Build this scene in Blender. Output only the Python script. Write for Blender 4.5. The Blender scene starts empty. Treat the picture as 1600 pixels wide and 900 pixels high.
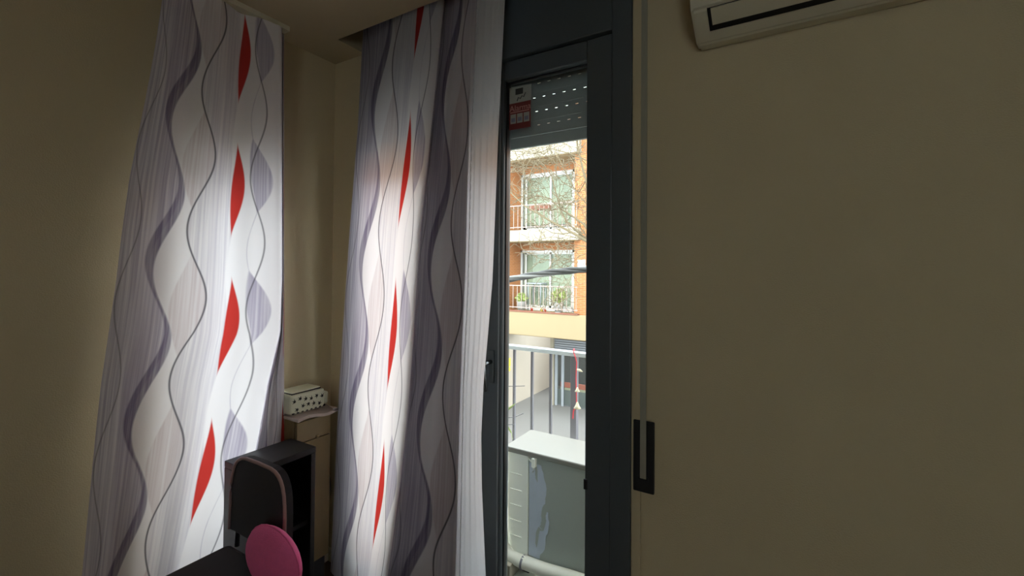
import bpy, bmesh, math, random
from mathutils import Vector, Matrix, Euler
random.seed(7)
S = bpy.context.scene
COL = S.collection

# ------------------------------------------------------------------ camera
F = 700.0                       # focal length in pixels of the 1600 wide frame
SHIFT = -40.0                   # vertical shift in pixels
CAMZ = 1.46
YAW, PITCH, ROLL = 31.0, 0.9, 0.45
cam_data = bpy.data.cameras.new('camera')
cam_data.sensor_width = 36.0
cam_data.lens = F / 1600 * 36.0
cam_data.shift_y = SHIFT / 1600
cam_data.clip_start = 0.02
cam = bpy.data.objects.new('camera', cam_data)
COL.objects.link(cam)
R = (Matrix.Rotation(math.radians(YAW), 3, 'Z') @ Matrix.Rotation(math.radians(90 + PITCH), 3, 'X')
     @ Matrix.Rotation(math.radians(ROLL), 3, 'Z'))
cam.location = (0, 0, CAMZ)
cam.rotation_euler = R.to_euler()
S.camera = cam

# ------------------------------------------------------------------ sky, sun, exposure
world = bpy.data.worlds.new('overcast_sky')
S.world = world
world.use_nodes = True
wn = world.node_tree.nodes
wn['Background'].inputs[0].default_value = (0.90, 0.95, 1.0, 1)
wn['Background'].inputs[1].default_value = 7.2
sun_d = bpy.data.lights.new('hazy_sun', 'SUN')
sun_d.energy = 2.3
sun_d.angle = math.radians(12)
sun_d.color = (1.0, 0.93, 0.80)
sun = bpy.data.objects.new('hazy_sun', sun_d)
COL.objects.link(sun)
sun.rotation_euler = (math.radians(48), 0, math.radians(18))     # shines over the roof on to the houses opposite
S.view_settings.view_transform = 'Standard'
S.view_settings.look = 'None'
S.view_settings.gamma = 1.0
S.view_settings.use_curve_mapping = False
S.view_settings.exposure = 0.0


def ray(px, py):
    d = Vector(((px - 800) / F, ((450 - py) + SHIFT) / F, -1.0))
    return R @ d


def at(px, py, Y):              # point seen at a pixel on the plane y = Y
    d = ray(px, py)
    return Vector((0, 0, CAMZ)) + d * (Y / d.y)


def at_x(px, py, X):            # the same on the plane x = X
    d = ray(px, py)
    return Vector((0, 0, CAMZ)) + d * (X / d.x)


# ------------------------------------------------------------------ helpers
def lin(r, g, b):
    def c(v):
        v /= 255.0
        return v / 12.92 if v <= 0.04045 else ((v + 0.055) / 1.055) ** 2.4
    return (c(r), c(g), c(b), 1.0)


def dk(c, k):
    return tuple(v * k for v in c[:3]) + (1.0,)


def mat(name, col, rough=0.6, metal=0.0, noise=0.0, nscale=8.0, bump=0.0, bscale=60.0, spec=0.5, stretch=None):
    m = bpy.data.materials.new(name)
    m.use_nodes = True
    nt = m.node_tree
    p = nt.nodes['Principled BSDF']
    p.inputs['Base Color'].default_value = col
    p.inputs['Roughness'].default_value = rough
    p.inputs['Metallic'].default_value = metal
    p.inputs['Specular IOR Level'].default_value = spec
    tc = nt.nodes.new('ShaderNodeTexCoord')
    mp = nt.nodes.new('ShaderNodeMapping')
    nt.links.new(tc.outputs['Object'], mp.inputs['Vector'])
    if stretch:
        mp.inputs['Scale'].default_value = stretch
    if noise:
        n = nt.nodes.new('ShaderNodeTexNoise')
        n.inputs['Scale'].default_value = nscale
        n.inputs['Detail'].default_value = 4
        nt.links.new(mp.outputs[0], n.inputs['Vector'])
        mx = nt.nodes.new('ShaderNodeMix')
        mx.data_type = 'RGBA'
        mx.inputs[6].default_value = tuple(c * (1 - noise) for c in col[:3]) + (1,)
        mx.inputs[7].default_value = tuple(min(1, c * (1 + noise)) for c in col[:3]) + (1,)
        nt.links.new(n.outputs['Fac'], mx.inputs[0])
        nt.links.new(mx.outputs[2], p.inputs['Base Color'])
    if bump:
        n2 = nt.nodes.new('ShaderNodeTexNoise')
        n2.inputs['Scale'].default_value = bscale
        n2.inputs['Detail'].default_value = 3
        nt.links.new(mp.outputs[0], n2.inputs['Vector'])
        b = nt.nodes.new('ShaderNodeBump')
        b.inputs['Strength'].default_value = bump
        b.inputs['Distance'].default_value = 0.01
        nt.links.new(n2.outputs['Fac'], b.inputs['Height'])
        nt.links.new(b.outputs[0], p.inputs['Normal'])
    return m


def glass_mat(name, refl=0.06, tint=(0.97, 0.99, 0.98, 1)):
    m = bpy.data.materials.new(name)
    m.use_nodes = True
    nt = m.node_tree
    nt.nodes.remove(nt.nodes['Principled BSDF'])
    out = nt.nodes['Material Output']
    t = nt.nodes.new('ShaderNodeBsdfTransparent')
    t.inputs[0].default_value = tint
    g = nt.nodes.new('ShaderNodeBsdfGlossy')
    g.inputs['Roughness'].default_value = 0.02
    mx = nt.nodes.new('ShaderNodeMixShader')
    lw = nt.nodes.new('ShaderNodeLayerWeight')
    lw.inputs['Blend'].default_value = 0.15
    ml = nt.nodes.new('ShaderNodeMath')
    ml.operation = 'MULTIPLY'
    ml.inputs[1].default_value = refl / 0.06 * 0.5
    nt.links.new(lw.outputs['Fresnel'], ml.inputs[0])
    nt.links.new(ml.outputs[0], mx.inputs[0])
    nt.links.new(t.outputs[0], mx.inputs[1])
    nt.links.new(g.outputs[0], mx.inputs[2])
    nt.links.new(mx.outputs[0], out.inputs['Surface'])
    return m


def brick_mat(name, c1, c2, mortar):
    m = mat(name, c1, 0.85)
    nt = m.node_tree
    p = nt.nodes['Principled BSDF']
    tc = nt.nodes.new('ShaderNodeTexCoord')
    sep = nt.nodes.new('ShaderNodeSeparateXYZ')
    add = nt.nodes.new('ShaderNodeMath')
    add.operation = 'ADD'
    cmb = nt.nodes.new('ShaderNodeCombineXYZ')
    nt.links.new(tc.outputs['Object'], sep.inputs[0])
    nt.links.new(sep.outputs[0], add.inputs[0])
    nt.links.new(sep.outputs[1], add.inputs[1])
    nt.links.new(add.outputs[0], cmb.inputs[0])
    nt.links.new(sep.outputs[2], cmb.inputs[1])
    b = nt.nodes.new('ShaderNodeTexBrick')
    b.inputs['Scale'].default_value = 1.0
    b.inputs['Brick Width'].default_value = 0.25
    b.inputs['Row Height'].default_value = 0.065
    b.inputs['Mortar Size'].default_value = 0.007
    b.inputs['Color1'].default_value = c1
    b.inputs['Color2'].default_value = c2
    b.inputs['Mortar'].default_value = mortar
    nt.links.new(cmb.outputs[0], b.inputs['Vector'])
    nt.links.new(b.outputs['Color'], p.inputs['Base Color'])
    return m


def box(bm, x0, x1, y0, y1, z0, z1, bev=0.0):
    x0, x1 = min(x0, x1), max(x0, x1)
    y0, y1 = min(y0, y1), max(y0, y1)
    z0, z1 = min(z0, z1), max(z0, z1)
    vs = [bm.verts.new(p) for p in ((x0, y0, z0), (x1, y0, z0), (x1, y1, z0), (x0, y1, z0),
                                    (x0, y0, z1), (x1, y0, z1), (x1, y1, z1), (x0, y1, z1))]
    fs = [bm.faces.new([vs[i] for i in q]) for q in
          ((0, 3, 2, 1), (4, 5, 6, 7), (0, 1, 5, 4), (1, 2, 6, 5), (2, 3, 7, 6), (3, 0, 4, 7))]
    if bev > 0:
        es = list({e for f in fs for e in f.edges})
        bmesh.ops.bevel(bm, geom=es, offset=bev, segments=2, affect='EDGES', profile=0.5)
    return bm


def tube(bm, pts, r, n=6, caps=True):
    pts = [Vector(p) for p in pts]
    rs = r if isinstance(r, (list, tuple)) else [r] * len(pts)
    rings = []
    up = Vector((0, 0, 1))
    for i, p in enumerate(pts):
        d = (pts[min(i + 1, len(pts) - 1)] - pts[max(i - 1, 0)])
        if d.length < 1e-9:
            d = Vector((0, 0, 1))
        d.normalize()
        a = d.cross(up)
        if a.length < 0.05:
            a = d.cross(Vector((1, 0, 0)))
        a.normalize()
        b = d.cross(a)
        rings.append([bm.verts.new(p + (a * math.cos(2 * math.pi * k / n) + b * math.sin(2 * math.pi * k / n)) * rs[i])
                      for k in range(n)])
    for i in range(len(rings) - 1):
        for k in range(n):
            f = bm.faces.new((rings[i][k], rings[i][(k + 1) % n], rings[i + 1][(k + 1) % n], rings[i + 1][k]))
            f.smooth = True
    if caps and n > 2:
        bm.faces.new(rings[0][::-1])
        bm.faces.new(rings[-1])
    return bm


def prism(bm, prof, a, b, axis='X'):
    def P(u, v, t):
        return (t, u, v) if axis == 'X' else ((u, t, v) if axis == 'Y' else (u, v, t))
    A = [bm.verts.new(P(u, v, a)) for u, v in prof]
    B = [bm.verts.new(P(u, v, b)) for u, v in prof]
    n = len(prof)
    for i in range(n):
        bm.faces.new((A[i], A[(i + 1) % n], B[(i + 1) % n], B[i]))
    bm.faces.new(A[::-1])
    bm.faces.new(B)
    return bm


def lathe(bm, prof, cx, cy, n=16):
    rings = []
    for r, z in prof:
        rings.append([bm.verts.new((cx + r * math.cos(2 * math.pi * k / n), cy + r * math.sin(2 * math.pi * k / n), z))
                      for k in range(n)])
    for i in range(len(rings) - 1):
        for k in range(n):
            f = bm.faces.new((rings[i][k], rings[i][(k + 1) % n], rings[i + 1][(k + 1) % n], rings[i + 1][k]))
            f.smooth = True
    bm.faces.new(rings[0][::-1])
    bm.faces.new(rings[-1])
    return bm


def B():
    return bmesh.new()


def obj(name, bm, m, parent=None, kind=None):
    bmesh.ops.recalc_face_normals(bm, faces=bm.faces)
    me = bpy.data.meshes.new(name)
    bm.to_mesh(me)
    bm.free()
    return link(name, me, m, parent, kind)


def link(name, me, m, parent=None, kind=None):
    o = bpy.data.objects.new(name, me)
    if m is not None and not me.materials:
        me.materials.append(m)
    COL.objects.link(o)
    if parent is not None:
        set_parent(o, parent)
    if kind:
        o['kind'] = kind
    return o


def world_of(o):
    w = o.matrix_basis.copy()
    while o.parent is not None:
        w = o.parent.matrix_basis @ o.matrix_parent_inverse @ w
        o = o.parent
    return w


def set_parent(o, parent):
    o.parent = parent
    o.matrix_parent_inverse = world_of(parent).inverted()


def tag(o, label, cat, group=None):
    o['label'] = label
    o['category'] = cat
    if group:
        o['group'] = group
    return o


def thing(name, label, cat, loc, group=None):
    o = bpy.data.objects.new(name, None)
    o.empty_display_size = 0.05
    COL.objects.link(o)
    o.location = loc
    return tag(o, label, cat, group)


def setting(name, loc=(0, 0, 0)):
    o = bpy.data.objects.new(name, None)
    o.empty_display_size = 0.05
    COL.objects.link(o)
    o.location = loc
    o['kind'] = 'structure'
    return o


def copy_at(proto, offset, parent=None, name=None):
    c = proto.copy()
    COL.objects.link(c)
    c.location = Vector(proto.location) + Vector(offset)
    if parent is not None:
        c.parent = parent
        c.matrix_parent_inverse = proto.matrix_parent_inverse
    return c


def text_mesh(s, size, extrude=0.0):
    cu = bpy.data.curves.new('lettering', 'FONT')
    cu.body = s
    cu.size = size
    cu.extrude = extrude
    cu.align_x = 'CENTER'
    cu.align_y = 'CENTER'
    o = bpy.data.objects.new('lettering', cu)
    COL.objects.link(o)
    dg = bpy.context.evaluated_depsgraph_get()
    me = bpy.data.meshes.new_from_object(o.evaluated_get(dg))
    bpy.data.objects.remove(o)
    return me


# ------------------------------------------------------------------ materials
M = {}
M['wall'] = mat('beige_plaster', lin(198, 184, 150), 0.85, noise=0.05, nscale=2.5, bump=0.15, bscale=220, spec=0.2)
M['ceiling'] = mat('ceiling_paint', lin(186, 172, 140), 0.9, noise=0.04, nscale=2, spec=0.1)
M['recess'] = mat('recess_dark_tone', lin(120, 116, 98), 0.9, spec=0.1)  # deeper tone than the ceiling
M['floor'] = mat('dark_floor', lin(92, 74, 58), 0.5, noise=0.15, nscale=6)
M['frame'] = mat('anthracite_aluminium', lin(74, 81, 84), 0.42, 0.0, noise=0.05, nscale=30, spec=0.5)
M['gasket'] = mat('pale_gasket', lin(150, 156, 160), 0.4)
M['shutter'] = mat('grey_shutter', lin(150, 157, 156), 0.5, noise=0.04, nscale=20)
M['glass'] = glass_mat('clear_glass')
M['far_glass'] = glass_mat('far_glass', 0.25, (0.9, 0.93, 0.9, 1))
M['chrome'] = mat('brushed_handle', lin(110, 114, 116), 0.22, 0.8)
M['black'] = mat('black_board', lin(30, 30, 33), 0.45, noise=0.1, nscale=14, stretch=(1, 6, 1))
M['blackin'] = mat('black_inside', lin(17, 17, 20), 0.7)
M['wood'] = mat('yellow_wood', lin(124, 105, 66), 0.55, noise=0.18, nscale=5, stretch=(6, 6, 0.7))
M['shelf'] = mat('pinkish_shelf_board', lin(176, 160, 148), 0.6, noise=0.06, nscale=16)
M['cream'] = mat('cream_card', lin(218, 218, 190), 0.7, noise=0.03, nscale=30)
M['motif'] = mat('dark_motif', lin(54, 52, 46), 0.8)
M['knob'] = mat('brass_knob', lin(170, 150, 110), 0.3, 0.6)
M['plate'] = mat('black_plate', lin(26, 28, 30), 0.45)
M['strap'] = mat('grey_strap', lin(150, 148, 132), 0.8, noise=0.12, nscale=200, stretch=(1, 1, 0.1))
M['ac'] = mat('cream_plastic', lin(205, 198, 172), 0.45)
M['acgap'] = mat('black_gap', lin(10, 10, 10), 0.6)
M['pink'] = mat('pink_fabric', lin(240, 106, 160), 0.85, noise=0.08, nscale=60, bump=0.3, bscale=300)
M['darkfab'] = mat('charcoal_fabric', lin(44, 42, 46), 0.8, noise=0.1, nscale=120)
M['piping'] = mat('pale_piping', lin(160, 128, 124), 0.6)
M['unitwhite'] = mat('white_metal', lin(244, 247, 240), 0.45, noise=0.03, nscale=6)
M['ownwall'] = mat('own_outer_wall', lin(235, 230, 215), 0.9, noise=0.04, nscale=2)
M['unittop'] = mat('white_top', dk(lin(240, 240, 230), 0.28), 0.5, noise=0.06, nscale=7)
M['coil'] = mat('grey_coil', lin(166, 174, 170), 0.55, noise=0.06, nscale=3)
M['film'] = mat('film_blue_reflection', lin(190, 200, 216), 0.45, noise=0.14, nscale=7, stretch=(3, 1, 1))
M['pipe'] = mat('white_pipe_wrap', lin(226, 226, 214), 0.6)
M['rail'] = mat('painted_rail', lin(196, 206, 212), 0.4)
M['bar'] = mat('grey_baluster', lin(112, 113, 121), 0.45)
M['brick'] = brick_mat('orange_brick', dk(lin(228, 146, 82), 0.42), dk(lin(210, 130, 72), 0.42), dk(lin(226, 186, 140), 0.42))
M['slab'] = mat('cream_render', dk(lin(250, 226, 176), 0.25), 0.9, noise=0.05, nscale=3, stretch=(2, 1, 0.4))
M['slabw'] = mat('white_render', dk(lin(250, 242, 216), 0.31), 0.9, noise=0.04, nscale=2)
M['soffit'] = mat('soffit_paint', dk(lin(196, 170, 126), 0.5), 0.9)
M['passage'] = mat('white_plaster', dk(lin(226, 214, 196), 0.58), 0.9, noise=0.05, nscale=1.5)
M['winframe'] = mat('white_window_frame', dk(lin(244, 246, 242), 0.55), 0.5)
M['blind'] = mat('pale_blind', dk(lin(208, 214, 194), 0.46), 0.8, noise=0.06, nscale=3)
M['dim'] = mat('dim_room', dk(lin(150, 158, 148), 0.9), 0.9)
M['balcrail'] = mat('pinkish_white_railing', dk(lin(232, 208, 196), .33), 0.5)
M['terracotta'] = mat('terracotta', dk(lin(170, 108, 84), 0.4), 0.8)
M['leaf'] = mat('leaf_green', lin(134, 148, 84), 0.7, noise=0.2, nscale=14)
M['leafdark'] = mat('leaf_pale_green', lin(150, 170, 100), 0.6)
M['pot'] = mat('grey_pot', lin(150, 150, 148), 0.8)
M['redpot'] = mat('red_pot', lin(220, 80, 60), 0.6)
M['yellow'] = mat('yellow_paint', lin(238, 214, 70), 0.6)
M['sign'] = mat('white_sign', dk(lin(252, 252, 252), 0.5), 0.5)
M['ink'] = mat('grey_ink', lin(120, 122, 140), 0.8)
M['cable'] = mat('cable_sheath', lin(52, 53, 52), 0.5)
M['cable2'] = mat('pale_cable_sheath', lin(110, 112, 110), 0.4)
M['bark'] = mat('tree_bark', dk(lin(150, 136, 106), .45), 0.9, noise=0.15, nscale=20)
M['street'] = mat('street_asphalt', dk(lin(150, 148, 148), 0.4), 0.9, noise=0.08, nscale=3)
M['pave'] = mat('pavement_stone', dk(lin(196, 194, 190), 0.24), 0.9, noise=0.06, nscale=5)
M['garage'] = mat('grey_metal', lin(128, 134, 140), 0.5)
M['dark'] = mat('dark_interior', lin(92, 94, 98), 0.8)
M['redband'] = mat('red_band', lin(150, 84, 74), 0.7)
M['cord'] = mat('red_cord', lin(226, 70, 80), 0.7)
M['bell'] = mat('shell_bell', lin(232, 226, 200), 0.4)
M['stickerw'] = mat('sticker_white', lin(156, 158, 148), 0.5)
M['stickerr'] = mat('sticker_red', lin(112, 38, 34), 0.5)
M['stickerk'] = mat('sticker_black', lin(46, 46, 44), 0.5)
M['stickerp'] = mat('sticker_lettering', lin(190, 140, 130), 0.5)


# fabric: wavy printed bands worked out from the cloth's own UV (u across one repeat, v = height in metres)
def fabric_mat(name, lam, ph, trans=0.5):
    m = bpy.data.materials.new(name)
    m.use_nodes = True
    nt = m.node_tree
    nd, lk = nt.nodes, nt.links

    def val(x):
        return x

    def op(o, a, b=None, c=None):
        n = nd.new('ShaderNodeMath')
        n.operation = o
        for i, x in enumerate((a, b, c)):
            if x is None:
                continue
            if isinstance(x, (int, float)):
                n.inputs[i].default_value = x
            else:
                lk.new(x, n.inputs[i])
        return n.outputs[0]
    uvn = nd.new('ShaderNodeUVMap')
    uvn.uv_map = 'UVMap'
    sp = nd.new('ShaderNodeSeparateXYZ')
    lk.new(uvn.outputs[0], sp.inputs[0])
    u = op('FRACT', sp.outputs[0])
    v = sp.outputs[1]
    th = op('ADD', op('MULTIPLY', v, 2 * math.pi / lam), ph)      # sin(th) peaks where the thick band swings right

    def wave(c, a, dp):
        return op('ADD', op('MULTIPLY', op('SINE', op('ADD', th, dp)), a), c)

    def edge(x, w=0.012):                                          # 0..1 soft step of a signed distance
        return op('MINIMUM', op('MAXIMUM', op('ADD', op('DIVIDE', x, w), 0.5), 0.0), 1.0)

    def band(c, hw, w=0.012):
        return edge(op('SUBTRACT', hw, op('ABSOLUTE', op('SUBTRACT', u, c))), w)
    # streaks along the cloth
    cmb = nd.new('ShaderNodeCombineXYZ')
    lk.new(op('MULTIPLY', sp.outputs[0], 60.0), cmb.inputs[0])
    lk.new(op('MULTIPLY', v, 1.6), cmb.inputs[1])
    nz = nd.new('ShaderNodeTexNoise')
    nz.inputs['Scale'].default_value = 1.0
    nz.inputs['Detail'].default_value = 3
    lk.new(cmb.outputs[0], nz.inputs['Vector'])
    streak = op('MINIMUM', op('MAXIMUM', op('ADD', op('MULTIPLY', op('SUBTRACT', nz.outputs['Fac'], 0.5), 3.2), 0.55), 0.0), 1.0)

    def mix(fac, a, colr):
        x = nd.new('ShaderNodeMix')
        x.data_type = 'RGBA'
        lk.new(fac, x.inputs[0])
        if isinstance(a, tuple):
            x.inputs[6].default_value = a
        else:
            lk.new(a, x.inputs[6])
        x.inputs[7].default_value = colr
        return x.outputs[2]
    base = lin(240, 236, 238)
    lilac = lin(170, 162, 182)
    purple = lin(118, 108, 134)
    line = lin(88, 84, 92)
    red = lin(198, 58, 52)
    rose = lin(206, 190, 192)
    wA = wave(0.27, 0.078, 0.0)
    wB = wave(0.48, 0.072, -1.55)
    wC = wave(0.40, 0.065, 1.9)
    # lilac field left of the thick band
    c = mix(op('MULTIPLY', edge(op('SUBTRACT', wA, u)), op('ADD', op('MULTIPLY', streak, 0.55), 0.35)), base, lilac)
    # rose lens between B and C
    lens = op('MULTIPLY', edge(op('SUBTRACT', wB, u)), edge(op('SUBTRACT', u, wC)))
    c = mix(op('MULTIPLY', lens, op('ADD', op('MULTIPLY', streak, 0.5), 0.2)), c, rose)
    # pale streaks between B and the red strand
    mid = op('MULTIPLY', edge(op('SUBTRACT', u, wB)), edge(op('SUBTRACT', wave(0.68, 0.02, 0.5), u)))
    c = mix(op('MULTIPLY', mid, op('MULTIPLY', streak, 0.4)), c, lilac)
    # lilac lens right of the red strand
    wE = wave(0.83, 0.045, -0.6)
    hE = op('MAXIMUM', op('ADD', op('MULTIPLY', op('SINE', op('ADD', th, -1.1)), 0.060), 0.012), 0.0)
    c = mix(op('MULTIPLY', band(wE, hE), op('ADD', op('MULTIPLY', streak, 0.5), 0.45)), c, lilac)
    # thick purple band, thin where it swings right
    hA = op('ADD', op('MULTIPLY', op('SINE', op('ADD', th, 1.7)), 0.017), 0.026)
    c = mix(op('MULTIPLY', band(wA, hA), op('ADD', op('MULTIPLY', streak, 0.3), 0.62)), c, purple)
    # fine lines
    c = mix(op('MULTIPLY', band(wB, 0.006, 0.008), 0.9), c, line)
    c = mix(op('MULTIPLY', band(wave(0.845, 0.05, 2.1), 0.005, 0.007), 0.75), c, line)
    c = mix(op('MULTIPLY', band(wave(0.06, 0.05, 1.4), 0.004, 0.007), 0.6), c, line)
    # red lenses
    hR = op('ADD', op('MULTIPLY', op('SINE', op('ADD', th, -0.35)), 0.028), 0.015)
    c = mix(band(wave(0.70, 0.018, -0.8), hR, 0.008), c, red)
    p = nd['Principled BSDF']
    p.inputs['Roughness'].default_value = 0.75
    p.inputs['Specular IOR Level'].default_value = 0.25
    lk.new(c, p.inputs['Base Color'])
    wv = nd.new('ShaderNodeTexNoise')
    wv.inputs['Scale'].default_value = 900
    tcn = nd.new('ShaderNodeTexCoord')
    lk.new(tcn.outputs['Object'], wv.inputs['Vector'])
    bp = nd.new('ShaderNodeBump')
    bp.inputs['Strength'].default_value = 0.08
    bp.inputs['Distance'].default_value = 0.002
    lk.new(wv.outputs['Fac'], bp.inputs['Height'])
    lk.new(bp.outputs[0], p.inputs['Normal'])
    t = nd.new('ShaderNodeBsdfTranslucent')
    lk.new(c, t.inputs['Color'])
    ms = nd.new('ShaderNodeMixShader')
    ms.inputs[0].default_value = trans
    lk.new(p.outputs[0], ms.inputs[1])
    lk.new(t.outputs[0], ms.inputs[2])
    lk.new(ms.outputs[0], nd['Material Output'].inputs['Surface'])
    return m


def shade_lining_mat():
    m = mat('light_blocking_lining', lin(200, 198, 198), 0.8)
    nt = m.node_tree
    t = nt.nodes.new('ShaderNodeBsdfTranslucent')
    t.inputs['Color'].default_value = lin(200, 200, 200)
    ms = nt.nodes.new('ShaderNodeMixShader')
    ms.inputs[0].default_value = 0.07
    nt.links.new(nt.nodes['Principled BSDF'].outputs[0], ms.inputs[1])
    nt.links.new(t.outputs[0], ms.inputs[2])
    nt.links.new(ms.outputs[0], nt.nodes['Material Output'].inputs['Surface'])
    return m


def satin_mat():
    m = mat('white_satin', lin(236, 236, 238), 0.32, noise=0.02, nscale=40, spec=0.6)
    nt = m.node_tree
    p = nt.nodes['Principled BSDF']
    t = nt.nodes.new('ShaderNodeBsdfTranslucent')
    t.inputs['Color'].default_value = lin(232, 232, 236)
    ms = nt.nodes.new('ShaderNodeMixShader')
    ms.inputs[0].default_value = 0.55
    nt.links.new(p.outputs[0], ms.inputs[1])
    nt.links.new(t.outputs[0], ms.inputs[2])
    nt.links.new(ms.outputs[0], nt.nodes['Material Output'].inputs['Surface'])
    return m


# ------------------------------------------------------------------ room shell
XL, XR, YB, YW, ZC = -2.11, 1.9, -2.4, 1.6, 2.585
YO = 1.86                                     # outer face of the window wall
DX0, DX1 = -1.87, -0.46                       # door opening
T = 0.2
FL = -0.12                                     # floor level


def struct(name, bm, m):
    return obj(name, bm, m, None, 'structure')


bm = B(); box(bm, XL - T, XR + T, YB - T, YO, -0.24, FL); struct('floor', bm, M['floor'])
RX0, RX1, RY = -1.87, -0.46, 1.43             # curtain recess in the ceiling
bm = B()
box(bm, XL - T, XR + T, YB - T, RY, ZC, ZC + 0.3)
box(bm, XL - T, RX0, RY, YO, ZC, ZC + 0.3)
box(bm, RX1, XR + T, RY, YO, ZC, ZC + 0.3)
ceil = struct('ceiling', bm, M['ceiling'])
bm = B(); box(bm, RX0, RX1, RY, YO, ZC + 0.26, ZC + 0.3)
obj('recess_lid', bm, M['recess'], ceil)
# window wall
bm = B()
box(bm, XL - T, DX0, YW, YO, FL, ZC)
box(bm, DX1, XR + T, YW, YO, FL, ZC)
box(bm, DX0, DX1, YW + 0.13, YO, 2.33, ZC + 0.3)
struct('wall_window', bm, M['wall'])
# left wall with an added side window that backlights the second curtain
WY0, WY1, WZ0, WZ1 = 0.80, 1.19, 0.25, 1.85
bm = B()
box(bm, XL - T, XL, YB, WY0, FL, ZC)
box(bm, XL - T, XL, WY1, YW, FL, ZC)
box(bm, XL - T, XL, WY0, WY1, FL, WZ0)
box(bm, XL - T, XL, WY0, WY1, WZ1, ZC)
struct('wall_left', bm, M['wall'])
bm = B(); box(bm, XR, XR + T, YB, YW, FL, ZC); struct('wall_right', bm, M['wall'])
# back wall with a window added unseen behind the camera as fill light
QX0, QX1, QZ0, QZ1 = 0.5, 1.5, 1.0, 2.05
bm = B()
box(bm, XL - T, QX0, YB - T, YB, FL, ZC)
box(bm, QX1, XR + T, YB - T, YB, FL, ZC)
box(bm, QX0, QX1, YB - T, YB, FL, QZ0)
box(bm, QX0, QX1, YB - T, YB, QZ1, ZC)
struct('wall_back', bm, M['wall'])
w2 = setting('added_fill_window', (QX0, YB - 0.1, QZ0))
for a in ((QX0, QX0 + .05, QZ0, QZ1), (QX1 - .05, QX1, QZ0, QZ1), (QX0, QX1, QZ0, QZ0 + .05), (QX0, QX1, QZ1 - .05, QZ1),
          (0.98, 1.02, QZ0, QZ1)):
    bm = B(); box(bm, a[0], a[1], YB - .13, YB - .07, a[2], a[3]); obj('frame_bar', bm, M['winframe'], w2)
bm = B(); box(bm, QX0 + .05, QX1 - .05, YB - .103, YB - .097, QZ0 + .05, QZ1 - .05); obj('pane', bm, M['glass'], w2)
w1 = setting('added_side_window', (XL - .1, WY0, WZ0))  # added to let daylight through the second curtain
for a in ((WY0, WY0 + .04, WZ0, WZ1), (WY1 - .04, WY1, WZ0, WZ1), (WY0, WY1, WZ0, WZ0 + .04), (WY0, WY1, WZ1 - .04, WZ1)):
    bm = B(); box(bm, XL - .13, XL - .07, a[0], a[1], a[2], a[3]); obj('frame_bar', bm, M['frame'], w1)
bm = B(); box(bm, XL - .103, XL - .097, WY0 + .04, WY1 - .04, WZ0 + .04, WZ1 - .04); obj('pane', bm, M['glass'], w1)
# baseboards
bm = B(); box(bm, XL, XL + .012, YB, YW, FL, FL + .07, .003); struct('baseboard_left', bm, M['ac'])
bm = B(); box(bm, XL + .012, DX0, YW - .012, YW, FL, FL + .07, .003); struct('baseboard_window', bm, M['ac'])
bm = B(); box(bm, DX1, XR, YW - .012, YW, FL, FL + .07, .003); struct('baseboard_right', bm, M['ac'])

# ------------------------------------------------------------------ balcony door
door = setting('door_1', (-1.1, YW, 0))
YF0, YF1 = YW - 0.005, YW + 0.075             # frame
fx = lambda px, py=450, Y=YW: at(px, py, Y).x
FX1 = fx(988)
LEAF_R = fx(955)
GL_R = fx(921, 450, YW + .04)
GL_L = fx(793, 450, YW + .04)
LEAF_L = fx(752)
FX0 = DX0 + 0.0
GT = at(857, 117, YW + .04).z                 # top of the pane
GB = 0.12
print('door', FX0, LEAF_L, GL_L, GL_R, LEAF_R, FX1, GT)
fm = M['frame']
for nm, a in (('frame_jamb', (FX0, FX0 + .07, FL, ZC + .25)), ('frame_jamb', (LEAF_R + .004, FX1, FL, ZC + .25)),
              ('frame_head', (FX0 + .07, LEAF_R + .004, GT + .085, ZC + .25)), ('frame_threshold', (FX0 + .07, LEAF_R + .004, FL, .03))):
    bm = B(); box(bm, a[0], a[1], YF0 - .012, YF1, a[2], a[3], .004); obj(nm, bm, fm, door)


def leaf(x0, g0, g1, x1):
    z0, z1 = .032, GT + .08
    for nm, a in (('leaf_stile', (x0, g0, z0, z1)), ('leaf_stile', (g1, x1, z0, z1)),
                  ('leaf_rail', (g0, g1, GT, z1)), ('leaf_rail', (g0, g1, z0, GB))):
        bm = B(); box(bm, a[0], a[1], YW + .0, YW + .06, a[2], a[3], .005); obj(nm, bm, fm, door)
    bm = B(); box(bm, g0 - .004, g1 + .004, YW + .036, YW + .044, GB - .004, GT + .004)
    obj('pane', bm, M['glass'], door)
    for a in ((g0 - .001, g0 + .005, GB, GT), (g1 - .004, g1 + .001, GB, GT)):
        bm = B(); box(bm, a[0], a[1], YW + .018, YW + .036, a[2], a[3]); obj('gasket', bm, M['plate'], door)
    bm = B(); box(bm, g0 + .005, g1 - .005, YW + .024, YW + .036, GT - .006, GT); obj('gasket', bm, M['plate'], door)


leaf(LEAF_L, GL_L, GL_R, LEAF_R)
MID = LEAF_L - .004
leaf(FX0 + .072, FX0 + .13, MID - .13, MID)
# thin pale beads beside the pane
bm = B(); tube(bm, [(GL_L - .016, YW - .002, GB), (GL_L - .016, YW - .002, GT)], .0035, 8)
obj('glazing_bead', bm, M['gasket'], door)
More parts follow.
